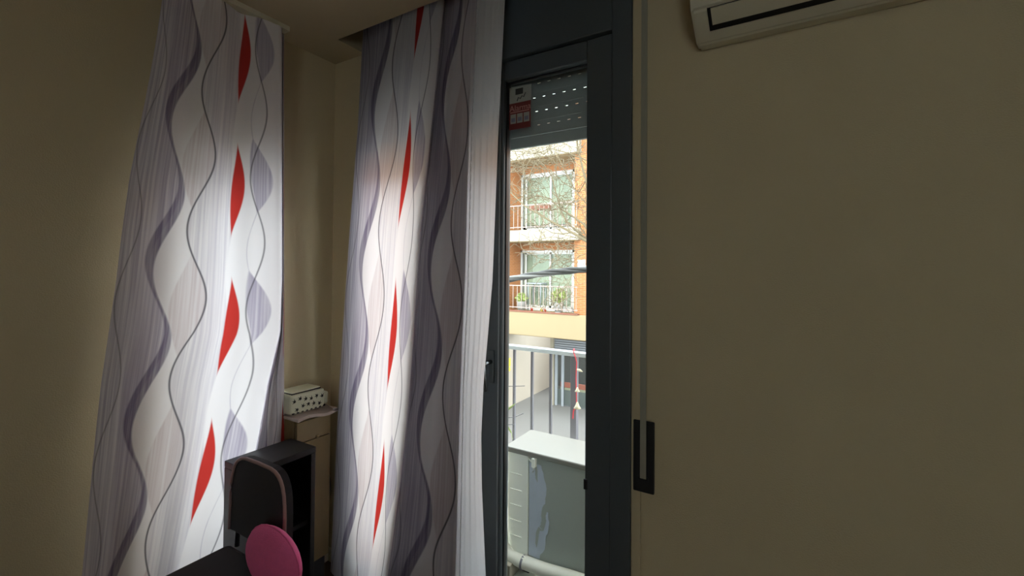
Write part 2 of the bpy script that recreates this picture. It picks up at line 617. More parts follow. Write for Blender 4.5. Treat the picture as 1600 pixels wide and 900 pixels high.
# handle on the left stile
hp = at(760, 566, YW - .03)
hz = hp.z
hx = at(763, 566, YW - .03).x
hd = B()
box(hd, hx - .014, hx + .014, YW - .012, YW - .0, hz - .09, hz + .05, .004)
h1 = obj('handle_plate', hd, fm, door)
hd = B()
tube(hd, [(hx, YW - .01, hz), (hx, YW - .045, hz), (hx - .004, YW - .055, hz - .004), (hx - .006, YW - .058, hz - .02),
          (hx - .004, YW - .056, hz - .07), (hx + .002, YW - .05, hz - .115)], [.009, .009, .010, .010, .009, .007], 10)
obj('handle_lever', hd, M['chrome'], door)
# small hinge at the right edge of the pane
hh = at(915, 752, YW + .02)
bm = B(); box(bm, GL_R - .003, GL_R + .012, YW - .006, YW + .0, hh.z - .02, hh.z + .02, .003); obj('lock_keep', bm, M['plate'], door)

# roller shutter outside the glass, two thirds up: each slat with its row of light slits
SHY = YW + .13
shut = thing('roller_shutter', 'raised grey roller shutter with rows of small light slits above the balcony view', 'shutter', (-1.1, SHY, 2.0))
SB = at(857, 226, SHY).z
sl_h = 0.0605
k = 0
z = SB
SX0, SX1 = FX0 + .02, FX1 - .02
bm = B(); box(bm, SX0, SX1, SHY - .007, SHY + .007, z, z + .05, .003); obj('end_slat', bm, M['shutter'], shut)
z += .052
while z < 2.50:
    bm = B()
    rows = ((z, z + .040), (z + .0424, z + sl_h))
    for q, (a, b) in enumerate(rows):
        box(bm, SX0, SX1, SHY - .002, SHY + .002, a, b)
    xx = SX0
    off = .012 * (k % 3)
    n = 0
    while xx < SX1:
        x2 = min(SX1, xx + .034 - (off if n == 0 else 0))
        box(bm, xx, x2, SHY - .002, SHY + .002, z + .040, z + .0424)
        xx = x2 + .0135
        n += 1
    obj('slat', bm, M['shutter'], shut)
    z += sl_h + .0006
    k += 1
bm = B(); box(bm, SX0 - .02, SX0, SHY - .015, SHY + .015, .02, 2.5); obj('guide_rail', bm, M['frame'], shut)
bm = B(); box(bm, SX1, SX1 + .02, SHY - .015, SHY + .015, .02, 2.5); obj('guide_rail', bm, M['frame'], shut)

# alarm sticker on the pane
SY = YW + .033
pa = at(797, 140, SY); pb = at(830.5, 128, SY); pc = at(830.5, 195, SY); pd = at(797, 206, SY)
sx0, sx1 = GL_L + .006, pb.x
sz1, sz0 = (pa.z + pb.z) / 2, (pc.z + pd.z) / 2
stk = thing('alarm_sticker', 'white and red alarm company sticker on the upper left corner of the door pane', 'sticker', (sx0, SY, sz0))
sw, sh = sx1 - sx0, sz1 - sz0


def sbox(nm, u0, u1, v0, v1, m, y=0.0):
    bm = B(); box(bm, sx0 + sw * u0, sx0 + sw * u1, SY + .0005 - y, SY + .001, sz0 + sh * v0, sz0 + sh * v1)
    return obj(nm, bm, m, stk)


sbox('backing', 0, 1, 0.62, 1.0, M['stickerw'])
sbox('red_band', 0, 0.97, 0.0, 0.62, M['stickerr'])
sbox('camera_mark', 0.28, 0.62, 0.81, 0.95, M['stickerk'], .0006)
bm = B()
tube(bm, [(sx0 + sw * a, SY - .0004, sz0 + sh * b) for a, b in ((.36, .66), (.42, .74), (.5, .70), (.58, .76), (.66, .73), (.74, .82))], .0022, 5)
obj('camera_arm_mark', bm, M['stickerk'], stk)
me = text_mesh('Alarma', sw * .33)
o = link('lettering', me, M['stickerp'], None)
o.rotation_euler = (math.pi / 2, 0, 0)
o.location = (sx0 + sw * .5, SY - .0006, sz0 + sh * .49)
bpy.context.view_layer.update()
set_parent(o, stk)
for i in range(3):
    sbox('pictogram', .06 + i * .3, .31 + i * .3, .14, .36, M['stickerw'], .0004)
    sbox('pictogram_mark', .10 + i * .3, .27 + i * .3, .18, .27, M['ink'], .0008)
sbox('small_print', .05, .9, .395, .415, M['stickerp'], .0004)

# ------------------------------------------------------------------ strap and winder plate on the wall right of the door
bm = B(); box(bm, FX1, FX1 + .034, YW - .008, YW, FL, ZC, .003); struct('trim_1', bm, M['wall'])
sp = thing('strap_winder', 'black wall plate with grey shutter strap right of the balcony door', 'strap winder', (FX1 + .05, YW, .75))
pz1 = at(1005, 658, YW - .012).z
pz0 = at(1005, 770, YW - .012).z
px0 = at(989, 700, YW - .012).x
px1 = at(1022, 700, YW - .012).x
sxc = at(1005, 700, YW - .016).x
sxu = at(1006, 100, YW - .016).x
bm = B(); box(bm, px0, px1, YW - .012, YW, pz0, pz1, .004); obj('plate', bm, M['plate'], sp)
zs = at(1003, 748, YW - .02).z
bm = B(); box(bm, sxc - .017, sxc + .017, YW - .0155, YW - .0115, zs - .006, zs + .004, .001); obj('slot', bm, M['acgap'], sp)
bm = B()
prof = [(sxc - .0105, zs), (sxc + .0105, zs), (sxc + .0105, ZC - .002), (sxc - .0105, ZC - .002)]
prism(bm, prof, YW - .0185, YW - .0165, 'Y'); obj('strap', bm, M['strap'], sp)

# ------------------------------------------------------------------ air conditioner on the same wall
acx0 = at(1078, 30, 1.42).x
acx1 = acx0 + .82
ac = thing('air_conditioner', 'cream wall air conditioner with black edged flap high on right wall', 'air conditioner', (acx0 + .41, YW, 2.2))
z0 = at(1090, 74, YW - .05).z
prof = [(YW, z0 + .005), (YW - .06, z0), (YW - .17, z0 + .055), (YW - .205, z0 + .115), (YW - .21, z0 + .26), (YW - .17, z0 + .285), (YW, z0 + .285)]
bm = B(); prism(bm, prof, acx0, acx1, 'X')
bmesh.ops.bevel(bm, geom=list(bm.edges), offset=.008, segments=2, affect='EDGES')
obj('body', bm, M['ac'], ac)
# slanted flap framed by a dark gap
def slab_on(prof2, x0, x1, m, nm, th):
    (ya, za), (yb, zb) = prof2
    d = Vector((yb - ya, zb - za)); n = Vector((-d.y, d.x)).normalized()
    if n.y > 0: n = -n
    bm = B()
    prism(bm, [(ya, za), (yb, zb), (yb + n.x * th, zb + n.y * th), (ya + n.x * th, za + n.y * th)], x0, x1, 'X')
    return obj(nm, bm, m, ac)
pA, pB = Vector((YW - .06, z0)), Vector((YW - .17, z0 + .055))
L = lambda t: tuple(pA.lerp(pB, t))
slab_on((L(.36), L(1.0)), acx0 + .046, acx1 - .046, M['acgap'], 'vent_gap', .0025)
slab_on((L(.54), L(.99)), acx0 + .056, acx1 - .056, M['ac'], 'flap', .007)
bm = B(); box(bm, acx0 + .05, acx1 - .05, YW - .2125, YW - .207, z0 + .125, z0 + .25, .002); obj('front_panel', bm, M['ac'], ac)

# ------------------------------------------------------------------ curtains
def interp(tab, y):
    if y <= tab[0][0]:
        (a, pa_), (b, pb_) = tab[0], tab[1]
        return pa_ + (pb_ - pa_) * (y - a) / (b - a)
    for (a, pa_), (b, pb_) in zip(tab, tab[1:]):
        if y <= b:
            t = (y - a) / (b - a)
            return pa_ + (pb_ - pa_) * t
    (a, pa_), (b, pb_) = tab[-2], tab[-1]
    return pb_ + (pb_ - pa_) * (y - b) / (b - a)


def catmull(pts, t):
    n = len(pts) - 1
    i = min(int(t * n), n - 1)
    f = t * n - i
    p0, p1, p2, p3 = pts[max(i - 1, 0)], pts[i], pts[i + 1], pts[min(i + 2, n)]
    return tuple(0.5 * (2 * b + (c - a) * f + (2 * a - 5 * b + 4 * c - d) * f * f + (3 * b - a - 3 * c + d) * f ** 3)
                 for a, b, c, d in zip(p0, p1, p2, p3))


def cloth(name, cols, place, ztop, zbot, m, parent, ns=150, nz=90, ripple=.002, seed=1, scal=0.0):
    """cols: list of (function y -> px, depth(y), u); place(px, y, depth) -> 3D point"""
    rnd = random.Random(seed)
    ph = [rnd.uniform(0, 6.28) for _ in range(8)]
    # for each column: world polyline over rows
    ys = [-130, -60, 0, 60, 120, 200, 280, 360, 440, 520, 600, 680, 760, 840, 900, 960]
    tabs = []
    for f, dep, uu in cols:
        rows = []
        for y in ys:
            rows.append((place(f(y), y, dep(y) if callable(dep) else dep)))
        rows.sort(key=lambda p: -p.z)
        tabs.append(rows)

    def colpt(rows, z):
        if z >= rows[0].z:
            a, b = rows[0], rows[1]
        elif z <= rows[-1].z:
            a, b = rows[-2], rows[-1]
        else:
            for a, b in zip(rows, rows[1:]):
                if b.z <= z <= a.z:
                    break
        t = (z - a.z) / (b.z - a.z)
        return a.lerp(b, t)
    bm = B()
    grid = []
    uvs = {}
    for j in range(nz + 1):
        z = ztop + (zbot - ztop) * j / nz
        pts = []
        for rows, (f, dep, uu) in zip(tabs, cols):
            p = colpt(rows, z)
            pts.append((p.x, p.y, uu))
        row = []
        for i in range(ns + 1):
            t = i / ns
            x, y, uu = catmull(pts, t)
            r = ripple * (math.sin(t * 37 + ph[0] + .6 * math.sin(z * 3 + ph[1])) + .6 * math.sin(t * 71 + z * 2.2 + ph[2])
                          + .5 * math.sin(z * 11 + t * 9 + ph[3]) * math.sin(t * 23 + ph[4]))
            # push along the local normal, roughly towards the viewer
            nrm = Vector((x, y, 0)).normalized()
            q = Vector((x, y, z)) - nrm * r
            vv = bm.verts.new(q)
            uvs[vv] = (uu, z)
            row.append(vv)
        grid.append(row)
    ul = bm.loops.layers.uv.new('UVMap')
    for j in range(nz):
        for i in range(ns):
            f = bm.faces.new((grid[j][i], grid[j + 1][i], grid[j + 1][i + 1], grid[j][i + 1]))
            f.smooth = True
            for l in f.loops:
                l[ul].uv = uvs[l.vert]
    o = obj(name, bm, m, parent)
    return o


CY = 1.49
S0 = [(90, 565), (200, 559), (350, 547), (480, 538), (600, 530), (750, 523), (900, 516)]
S1 = [(0, 694), (100, 684), (250, 669), (350, 657), (560, 644), (730, 629), (900, 606)]
S4 = [(0, 746), (200, 737), (450, 731), (600, 724), (900, 718)]
S5 = [(0, 789), (200, 779), (450, 769), (550, 760), (640, 752), (740, 752), (900, 759)]
s0 = lambda y: interp(S0, y)
s1 = lambda y: interp(S1, y)
s4 = lambda y: interp(S4, y)
s5 = lambda y: interp(S5, y)
bw = lambda k, dx=0: (lambda y: s0(y) + (s1(y) - s0(y)) * k + dx)
gw = lambda k, dx=0: (lambda y: s1(y) + (s4(y) - s1(y)) * k + dx)
place_y = lambda px, y, d: at(px, y, d)
zA = at(575, 290, CY).z                                 # the thick band swings right here
zA2 = at(560, 768, CY).z
LAM = (zA - zA2) / 2.0
PH = math.pi / 2 - zA * 2 * math.pi / LAM
M['fabric'] = fabric_mat('printed_curtain_cloth', LAM, PH, 0.73)
M['satin'] = satin_mat()
M['shade_lining'] = shade_lining_mat()
cur = thing('patterned_curtain', 'grey and white curtain with wavy lilac lines and red lenses beside balcony door', 'curtain', (-1.4, CY, FL))
cols = [(bw(0.0), CY + .032, 0.0), (bw(.14), CY + .008, .14), (bw(.3), CY - .006, .3), (bw(.47), CY - .032, .47), (bw(.63), CY - .030, .63),
        (bw(.8), CY - .036, .8), (bw(.93), CY - .022, .93), (bw(1.0), CY - .006, 1.0)]
GREY = [(bw(1.0, 1), CY + .012, 1.03), (gw(.05), CY + .026, 1.08), (gw(.14), CY + .028, 1.13), (gw(.3), CY + .012, 1.24), (gw(.5), CY + .03, 1.34),
        (gw(.7), CY + .002, 1.45), (gw(.88), CY - .012, 1.54), (gw(1.0), CY - .040, 1.61)]
cols = cols + GREY
cloth('cloth_panel', cols, place_y, 2.80, FL + .02, M['fabric'], cur, ns=190, ripple=.0012, seed=3)
cols = [(lambda y: s4(y), CY - .042, 0), (lambda y: s4(y) + .25 * (s5(y) - s4(y)), CY - .050, .25),
        (lambda y: s4(y) + .6 * (s5(y) - s4(y)), CY - .052, .6), (lambda y: s4(y) + .85 * (s5(y) - s4(y)), CY - .062, .85),
        (lambda y: s5(y), CY - .075, 1)]
cloth('satin_hem', cols, place_y, 2.80, FL + .02, M['satin'], cur, ns=40, nz=140, ripple=.0016, seed=9)
# opaque lining added unseen to cut the backlight on the part nearest the door
cols = [(bw(1.0, -3), CY + .008, 0)] + [(f, d + .012, uu) for f, d, uu in GREY[:-1]] + [(gw(.97), CY - .02, 1)]
cloth('shade_lining', cols, place_y, 2.80, FL + .02, M['shade_lining'], cur, ns=60, nz=60, ripple=.0, seed=2)
# corded seam between cloth and hem
bm = B()
zz = 2.80
pts = []
rows = [at(s4(y), y, CY - .046) for y in (-130, 0, 100, 200, 325, 450, 525, 600, 750, 900, 960)]
i = 0
while zz > FL + .03:
    for a, b in zip(rows, rows[1:]):
        if b.z <= zz <= a.z:
            break
    t = (zz - a.z) / (b.z - a.z)
    p = a.lerp(b, t)
    pts.append((p.x + .0012 * math.sin(i * 1.3), p.y, zz))
    zz -= .008
    i += 1
tube(bm, pts, .0018, 5)
obj('corded_seam', bm, M['satin'], cur)
# curtain rail in the recess
ra = thing('curtain_rail', 'dark curtain rail inside the ceiling recess above the patterned curtain', 'rail', (-1.1, CY, 2.81))
bm = B(); box(bm, RX0 + .01, RX1 - .01, CY - .02, CY + .02, 2.81, 2.83); obj('rail', bm, M['frame'], ra)
for k in range(9):
    bm = B(); tube(bm, [(RX0 + .12 + k * .085, CY, 2.80), (RX0 + .12 + k * .085, CY, 2.812)], .006, 6); obj('glider', bm, M['ac'], ra)

# second panel of the same pair, hung over the added side window
LXC = -1.985
T0 = [(-60, 262), (90, 240), (160, 226), (300, 198), (450, 180), (620, 155), (900, 128)]
T1 = [(-60, 500), (200, 480), (300, 470), (420, 461), (600, 418), (720, 397), (900, 352)]
t0 = lambda y: interp(T0, y)
T2 = 444.0
t1 = lambda y: min(interp(T1, y), T2 - 4)
lw = lambda k: (lambda y: t0(y) + (t1(y) - t0(y)) * k)
lr = lambda k: (lambda y: t1(y) + (T2 - t1(y)) * k)
place_x = lambda px, y, d: at_x(px, y, d)
zB = at_x(310, 300, LXC).z
zB2 = at_x(215, 785, LXC).z
LAM2 = (zB - zB2) / 2.0
PH2 = math.pi / 2 - zB * 2 * math.pi / LAM2
M['fabric2'] = fabric_mat('printed_curtain_cloth_wide', LAM2, PH2, 0.33)
cur2 = thing('patterned_curtain', 'wide patterned curtain hanging over the added side window on the left wall', 'curtain', (LXC, .85, FL))
cols = [(lw(0.0), LXC - .015, 0.0), (lw(.16), LXC + .012, .16), (lw(.33), LXC - .012, .33), (lw(.5), LXC + .018, .5), (lw(.66), LXC - .008, .66),
        (lw(.83), LXC + .025, .83), (lw(.95), LXC + .04, .95), (lw(1.0), LXC + .035, 1.0), (lr(.1), LXC + .005, 1.1), (lr(.3), LXC - .02, 1.3),
        (lr(.6), LXC - .005, 1.5), (lr(1.0), LXC - .02, 1.75)]
cloth('cloth_panel', cols, place_x, ZC - .03, FL + .03, M['fabric2'], cur2, ns=170, ripple=.0015, seed=5)
cols = [(lambda y: t1(y) - 2, LXC + .012, 0), (lr(.1), LXC - .010, .1), (lr(.3), LXC - .035, .3), (lr(.6), LXC - .020, .6), (lr(1.0), LXC - .034, 1)]
cloth('shade_lining', cols, place_x, ZC - .03, FL + .03, M['shade_lining'], cur2, ns=40, nz=60, ripple=.0, seed=2)  # added unseen layer that blocks backlight along this edge
ra2 = thing('curtain_rail', 'pale ceiling rail above the added side window curtain on the left wall', 'rail', (LXC, .8, ZC - .015))
bm = B(); box(bm, LXC - .02, LXC + .02, .55, 1.24, ZC - .022, ZC); obj('rail', bm, M['ac'], ra2)

# ------------------------------------------------------------------ cabinet, box, black unit, chair
ZT = .770
cab = thing('wooden_cabinet', 'narrow yellowish wooden cabinet with pale top in the corner behind black shelf unit', 'cabinet', (-2.0, 1.4, FL))
CX0, CX1, CY0, CY1 = XL + .004, -1.915, 1.27, 1.455
bm = B(); box(bm, CX0, CX1 - .016, CY0, CY1, .05, ZT - .02, .002); obj('carcass', bm, M['wood'], cab)
bm = B(); box(bm, CX1 - .015, CX1, CY0 + .004, CY1 - .002, ZT - .125, ZT - .03, .002); obj('drawer', bm, M['wood'], cab)
bm = B(); box(bm, CX1 - .015, CX1, CY0 + .004, CY1 - .002, .055, ZT - .129, .002); dr = obj('cabinet_door', bm, M['wood'], cab)
kp = at_x(495, 681, CX1)
bm = B()
bmesh.ops.create_icosphere(bm, subdivisions=2, radius=.007, matrix=Matrix.Translation((CX1 + .007, kp.y, kp.z)))
obj('knob', bm, M['knob'], dr)
bm = B(); box(bm, CX0, CX1 - .02, CY0 + .01, CY1 - .01, FL, .05); obj('plinth', bm, M['black'], cab)
# pale board lying on top, a little warped at its near corner
bm = B()
g = []
bx0, bx1, by0, by1 = CX0, -1.888, 1.262, 1.495
for i in range(9):
    r_ = []
    for j in range(13):
        x = bx0 + (bx1 - bx0) * i / 8
        y = by0 + (by1 - by0) * j / 12
        if j == 12: y -= .05 * (i / 8) ** 2
        dz = .008 * (i / 8) ** 2 * math.sin(j / 12 * 7)
        r_.append((x, y, ZT - .018 + dz))
    g.append(r_)
top = [[bm.verts.new((p[0], p[1], p[2] + .014)) for p in r_] for r_ in g]
bot = [[bm.verts.new(p) for p in r_] for r_ in g]
for i in range(8):
    for j in range(12):
        bm.faces.new((top[i][j], top[i + 1][j], top[i + 1][j + 1], top[i][j + 1]))
        bm.faces.new((bot[i][j], bot[i][j + 1], bot[i + 1][j + 1], bot[i + 1][j]))
for i in range(8):
    for j in (0, 12):
        bm.faces.new((top[i][j], top[i + 1][j], bot[i + 1][j], bot[i][j]))
for j in range(12):
    for i in (0, 8):
        bm.faces.new((top[i][j], top[i][j + 1], bot[i][j + 1], bot[i][j]))
obj('top_board', bm, M['shelf'], cab)

bz = ZT - .002
bx = thing('floral_box', 'cream box with dark leaf motifs and scalloped dark base on cabinet top', 'box', (-2.0, 1.38, bz))
KX0, KX1, KY0, KY1 = -2.085, -1.955, 1.268, 1.47
bm = B(); box(bm, KX0, KX1, KY0, KY1 - .02, bz, bz + .092, .012)
obj('body', bm, M['cream'], bx)
bm = B(); box(bm, KX0 + .01, KX1 - .012, KY1 - .03, KY1 + .012, bz + .008, bz + .07, .012); obj('end_flap', bm, M['cream'], bx)
bm = B(); box(bm, KX0 + .012, KX1 - .014, KY0 + .012, KY1 - .034, bz + .0918, bz + .0985, .003); obj('lid', bm, M['motif'], bx)
bm = B(); box(bm, KX0 + .014, KX1 - .016, KY0 + .014, KY1 - .036, bz + .0945, bz + .104, .004); obj('lid_top', bm, M['cream'], bx)
rnd = random.Random(11)
for k in range(11):
    yy = KY0 + .018 + (KY1 - KY0 - .055) * (k % 6) / 5.0
    zz = bz + (.030 if k >= 6 else .064) + rnd.uniform(-.008, .008)
    if k >= 6: yy += .014
    a0 = rnd.uniform(0, 3.1)
    bm = B()
    for m_ in range(3):
        a = a0 + m_ * 1.05
        ln, wd = .015, .0036
        d = Vector((0, math.cos(a), math.sin(a))); n_ = Vector((0, -math.sin(a), math.cos(a)))
        c = Vector((KX1 + .0004, yy, zz))
        vs = [bm.verts.new(c + d * ln * s_ + n_ * wd * w_) for s_, w_ in ((-.6, 0), (0, 1), (1, 0), (0, -1))]
        f = bm.faces.new(vs)
        ex = bmesh.ops.extrude_face_region(bm, geom=[f])
        bmesh.ops.translate(bm, verts=[v for v in ex['geom'] if isinstance(v, bmesh.types.BMVert)], vec=(.0006, 0, 0))
    obj('leaf_motif', bm, M['motif'], bx)
for k in range(8):
    yy = KY0 + .014 + k * .0235
    bm = B()
    bmesh.ops.create_icosphere(bm, subdivisions=1, radius=.0075, matrix=Matrix.Translation((KX1 - .004, yy, bz + .008)) @ Matrix.Diagonal((.7, 1.2, .7, 1)))
    obj('scallop', bm, M['motif'], bx)

# black open shelf unit
ub = thing('shelf_unit', 'low black open shelf unit in front of the wooden cabinet', 'shelf unit', (-1.81, 1.1, FL))
UX0, UX1, UY0, UY1, UZ = -1.905, -1.725, .955, 1.238, .688
bm = B(); box(bm, UX0, UX1, UY0, UY1, UZ - .025, UZ, .002); obj('top', bm, M['black'], ub)
for a, b in ((UY0, UY0 + .022), (UY1 - .022, UY1)):
    bm = B(); box(bm, UX0, UX1 - .001, a, b, FL, UZ - .026, .002); obj('side_panel', bm, M['black'], ub)
bm = B(); box(bm, UX0, UX0 + .008, UY0 + .022, UY1 - .022, .04, UZ - .026); obj('back_panel', bm, M['blackin'], ub)
for zz in (.05, .36):
    bm = B(); box(bm, UX0 + .01, UX1 - .02, UY0 + .0225, UY1 - .0225, zz, zz + .018); obj('shelf', bm, M['blackin'], ub)

# chair with its back to the unit
ch = thing('padded_chair', 'small charcoal padded chair with pale piping before the black shelf unit', 'chair', (-1.62, .8, FL))
HX0, HX1, HY0, HY1 = -1.74, -1.405, .62, .895
bm = B(); box(bm, HX0, HX1 + .10, HY0, HY1 + .0, .405, .45, .018); obj('seat', bm, M['darkfab'], ch)


def arch(x0, x1, zlo, zhi, y, lean, n=18):
    pts = []
    cx, hw = (x0 + x1) / 2, (x1 - x0) / 2
    for i in range(n + 1):
        a = math.pi * i / n
        ca, sa = math.cos(a), math.sin(a)
        ex = 2 / 4.5
        pts.append((cx + hw * math.copysign(abs(ca) ** ex, ca), zlo + (zhi - zlo) * (abs(sa) ** ex)))
    return [(p[0], y + lean * (p[1] - .45), p[1]) for p in pts]


A_ = arch(HX0, HX1, .50, .775, .893, .02)
A2 = [(p[0], p[1] + .03, p[2]) for p in A_]
bm = B()
va = [bm.verts.new(p) for p in A_]; vb = [bm.verts.new(p) for p in A2]
bm.faces.new(va); bm.faces.new(vb[::-1])
for i in range(len(va)):
    j = (i + 1) % len(va)
    bm.faces.new((va[i], va[j], vb[j], vb[i]))
bk = obj('backrest', bm, M['darkfab'], ch)
bm = B(); tube(bm, A_, .006, 8); obj('piping', bm, M['piping'], bk)
for sx in (HX0 + .03, HX1 - .03):
    bm = B(); tube(bm, [(sx, .905, .44), (sx, .91, .54)], .009, 8); obj('back_post', bm, M['plate'], ch)
    for sy in (HY0 + .03, HY1 - .03):
        bm = B(); tube(bm, [(sx, sy, FL), (sx, sy, .41)], .011, 8); obj('leg', bm, M['plate'], ch)
# round pink cushion on the seat
cu_ = thing('pink_cushion', 'round pink cushion leaning on the charcoal chair seat', 'cushion', (-1.6, .8, .452))
bm = B()
bmesh.ops.create_uvsphere(bm, u_segments=28, v_segments=16, radius=1.0)
for v in bm.verts:
    x, y, z_ = v.co
    f = 1 - .12 * max(0, math.sqrt(x * x + z_ * z_) - .55) ** 2
    v.co = Vector((x * .135, y * .045 * f, z_ * .098))
    v.co += Vector((-1.368, .835, .545))
for f in bm.faces: f.smooth = True
obj('cover', bm, M['pink'], cu_)
bm = B()
tube(bm, [(-1.368 + .136 * math.cos(a / 24 * 2 * math.pi), .835, .545 + .099 * math.sin(a / 24 * 2 * math.pi)) for a in range(25)], .003, 6)
obj('piping', bm, M['pink'], cu_)

# black oval thing hanging low on the window wall
ov = at(513, 757, YW - .01)
bm = B()
bmesh.ops.create_uvsphere(bm, u_segments=20, v_segments=12, radius=1.0)
for v in bm.verts:
    v.co = Vector((v.co.x * .028 + ov.x, v.co.y * .02 + YW - .022, v.co.z * .075 + ov.z))
for f in bm.faces: f.smooth = True
o = obj('oval_bag', bm, M['plate'], None)
tag(o, 'small black oval object hanging on wall between wooden cabinet and patterned curtain', 'bag')

# ------------------------------------------------------------------ balcony
bal_y1 = 2.46
bm = B(); box(bm, -3.2, .8, YO, bal_y1 + .08, -.22, -.04); struct('floor_balcony', bm, M['unitwhite'])
bm = B(); box(bm, -6, 4, YW, YO, -4.1, -.13); struct('wall_outer', bm, M['ownwall'])
br = thing('balcony_railing', 'grey metal balcony railing with pale flat top rail outside the door', 'railing', (-1.2, 2.36, -.04))
RYY = 2.36
rz = at(857, 548, RYY).z
bm = B(); box(bm, -3.0, .6, RYY - .028, RYY + .022, rz - .012, rz + .012, .004); obj('top_rail', bm, M['rail'], br)
bm = B(); box(bm, -3.0, .6, RYY - .012, RYY + .012, .04, .065, .002); obj('bottom_rail', bm, M['bar'], br)
bxs = [at(p, 620, RYY).x for p in (803.5, 832, 860.5)]
step = (bxs[2] - bxs[0]) / 2
proto = None
x = bxs[0] - 14 * step
pst = at(897.5, 620, RYY).x
while x < .55:
    if abs(x - pst) > .04:
        if proto is None:
            bm = B(); box(bm, -.007, .007, RYY - .007, RYY + .007, .06, rz - .01)
            proto = obj('baluster', bm, M['bar'], br)
            px_ = x
            proto.location = (x, 0, 0)
        else:
            copy_at(proto, (x - px_, 0, 0), br)
    x += step
for p_ in (pst, pst - 1.35, pst + .95):
    bm = B(); box(bm, p_ - .018, p_ + .018, RYY - .018, RYY + .018, -.04, rz - .01, .002); obj('post', bm, M['bar'], br)

# outdoor unit
un = thing('outdoor_unit', 'white outdoor air conditioning unit with dark grey coil side on the balcony', 'air conditioner', (-.8, 1.95, -.04))
tl = at(790, 697, 1.955)
UY_0 = 1.955
uz1 = at(857, 712, UY_0).z
ux0 = tl.x + .004
ux1 = ux0 + .82
bkp = at(827, 671, UY_0 + .27)
UY_1 = UY_0 + .27
for fx_ in (ux0 + .08, ux1 - .12):
    bm = B(); box(bm, fx_, fx_ + .05, UY_0 + .01, UY_1 - .02, -.04, .012); obj('foot', bm, M['plate'], un)
uf = at(824, 760, UY_0).x
bm = B(); box(bm, ux0 + .006, ux1 - .006, UY_0 + .022, UY_1 - .006, .012, uz1 - .03); obj('casing', bm, M['unitwhite'], un)
bm = B(); box(bm, ux0 + .006, uf, UY_0 + .008, UY_0 + .022, .012, uz1 - .03, .003); sidep = obj('side_panel', bm, M['unitwhite'], un)
for yy in (740, 765, 789, 813, 837):
    p = at(805, yy, UY_0 + .006)
    bm = B(); box(bm, ux0 + .022, uf - .035, UY_0 + .004, UY_0 + .009, p.z - .003, p.z + .002, .001); obj('louvre', bm, M['unitwhite'], sidep)
bm = B(); box(bm, uf + .002, ux1 - .03, UY_0 + .012, UY_0 + .0215, .03, uz1 - .034); coil = obj('coil_panel', bm, M['coil'], un)
# loose protective film on the coil, ragged edge, bluish reflection put into its colour
bm = B()
rnd = random.Random(4)
fz0, fz1 = .05, uz1 - .06
prev = None
N = 26
for i in range(N + 1):
    t = i / N
    zz = fz1 + (fz0 - fz1) * t
    w = .055 + .055 * math.sin(t * 2.6 + .3) + rnd.uniform(-.006, .006)
    row = [bm.verts.new((uf + .004 + w * s_ / 4, UY_0 + .011 - .004 * math.sin(s_ * 2 + t * 9) * (s_ / 4), zz)) for s_ in range(5)]
    if prev:
        for q in range(4):
            f = bm.faces.new((prev[q], row[q], row[q + 1], prev[q + 1])); f.smooth = True
    prev = row
obj('protective_film', bm, M['film'], un)
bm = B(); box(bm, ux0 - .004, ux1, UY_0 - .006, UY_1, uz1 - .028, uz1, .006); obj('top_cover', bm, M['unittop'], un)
cl = at(835, 722, UY_0)
bm = B()
box(bm, cl.x - .012, cl.x + .008, UY_0 - .012, UY_0 + .012, cl.z - .025, uz1 - .028, .003)
tube(bm, [(cl.x - .04, UY_0 + .004, uz1 - .035), (cl.x - .01, UY_0 - .004, uz1 - .05), (cl.x, UY_0 - .006, cl.z - .03), (cl.x - .006, UY_0 - .004, cl.z - .05)], .004, 6)
obj('cable_clip', bm, M['unitwhite'], un)
# wrapped pipe in front of the unit
pp = thing('wrapped_pipe', 'white wrapped refrigerant pipe bending low in front of the outdoor unit', 'pipe', (-1, 1.9, 0))
P_ = [at(787, 700, UY_0 - .02), at(787.5, 800, UY_0 - .02), at(789, 850, UY_0 - .025), at(797, 868, UY_0 - .03), at(815, 877, UY_0 - .03), at(850, 890, UY_0 - .03),
      at(900, 905, UY_0 - .03), at(960, 925, UY_0 - .03)]
bm = B(); tube(bm, P_, [.012, .012, .02, .03, .031, .031, .031, .031], 12); obj('wrap', bm, M['pipe'], pp)
jb = at(816, 878, UY_0 - .03); jc = at(819, 879.5, UY_0 - .03)
bm = B(); tube(bm, [jb, jc], .0335, 14); obj('band', bm, M['bar'], pp)
bm = B(); tube(bm, [at(792, 830, UY_0 - .012), at(790, 858, UY_0 - .014), at(797, 866, UY_0 - .014), at(812, 867, UY_0 - .012)], .004, 6)
obj('thin_tube', bm, M['pipe'], pp)
ba = at(796, 890, 1.90)
bm = B(); box(bm, ba.x - .10, ba.x + .02, 1.87, 1.98, -.04, .03, .004)
o = obj('paving_slab', bm, M['slabw'], None); tag(o, 'small pale slab lying on the balcony floor under the pipe', 'slab')

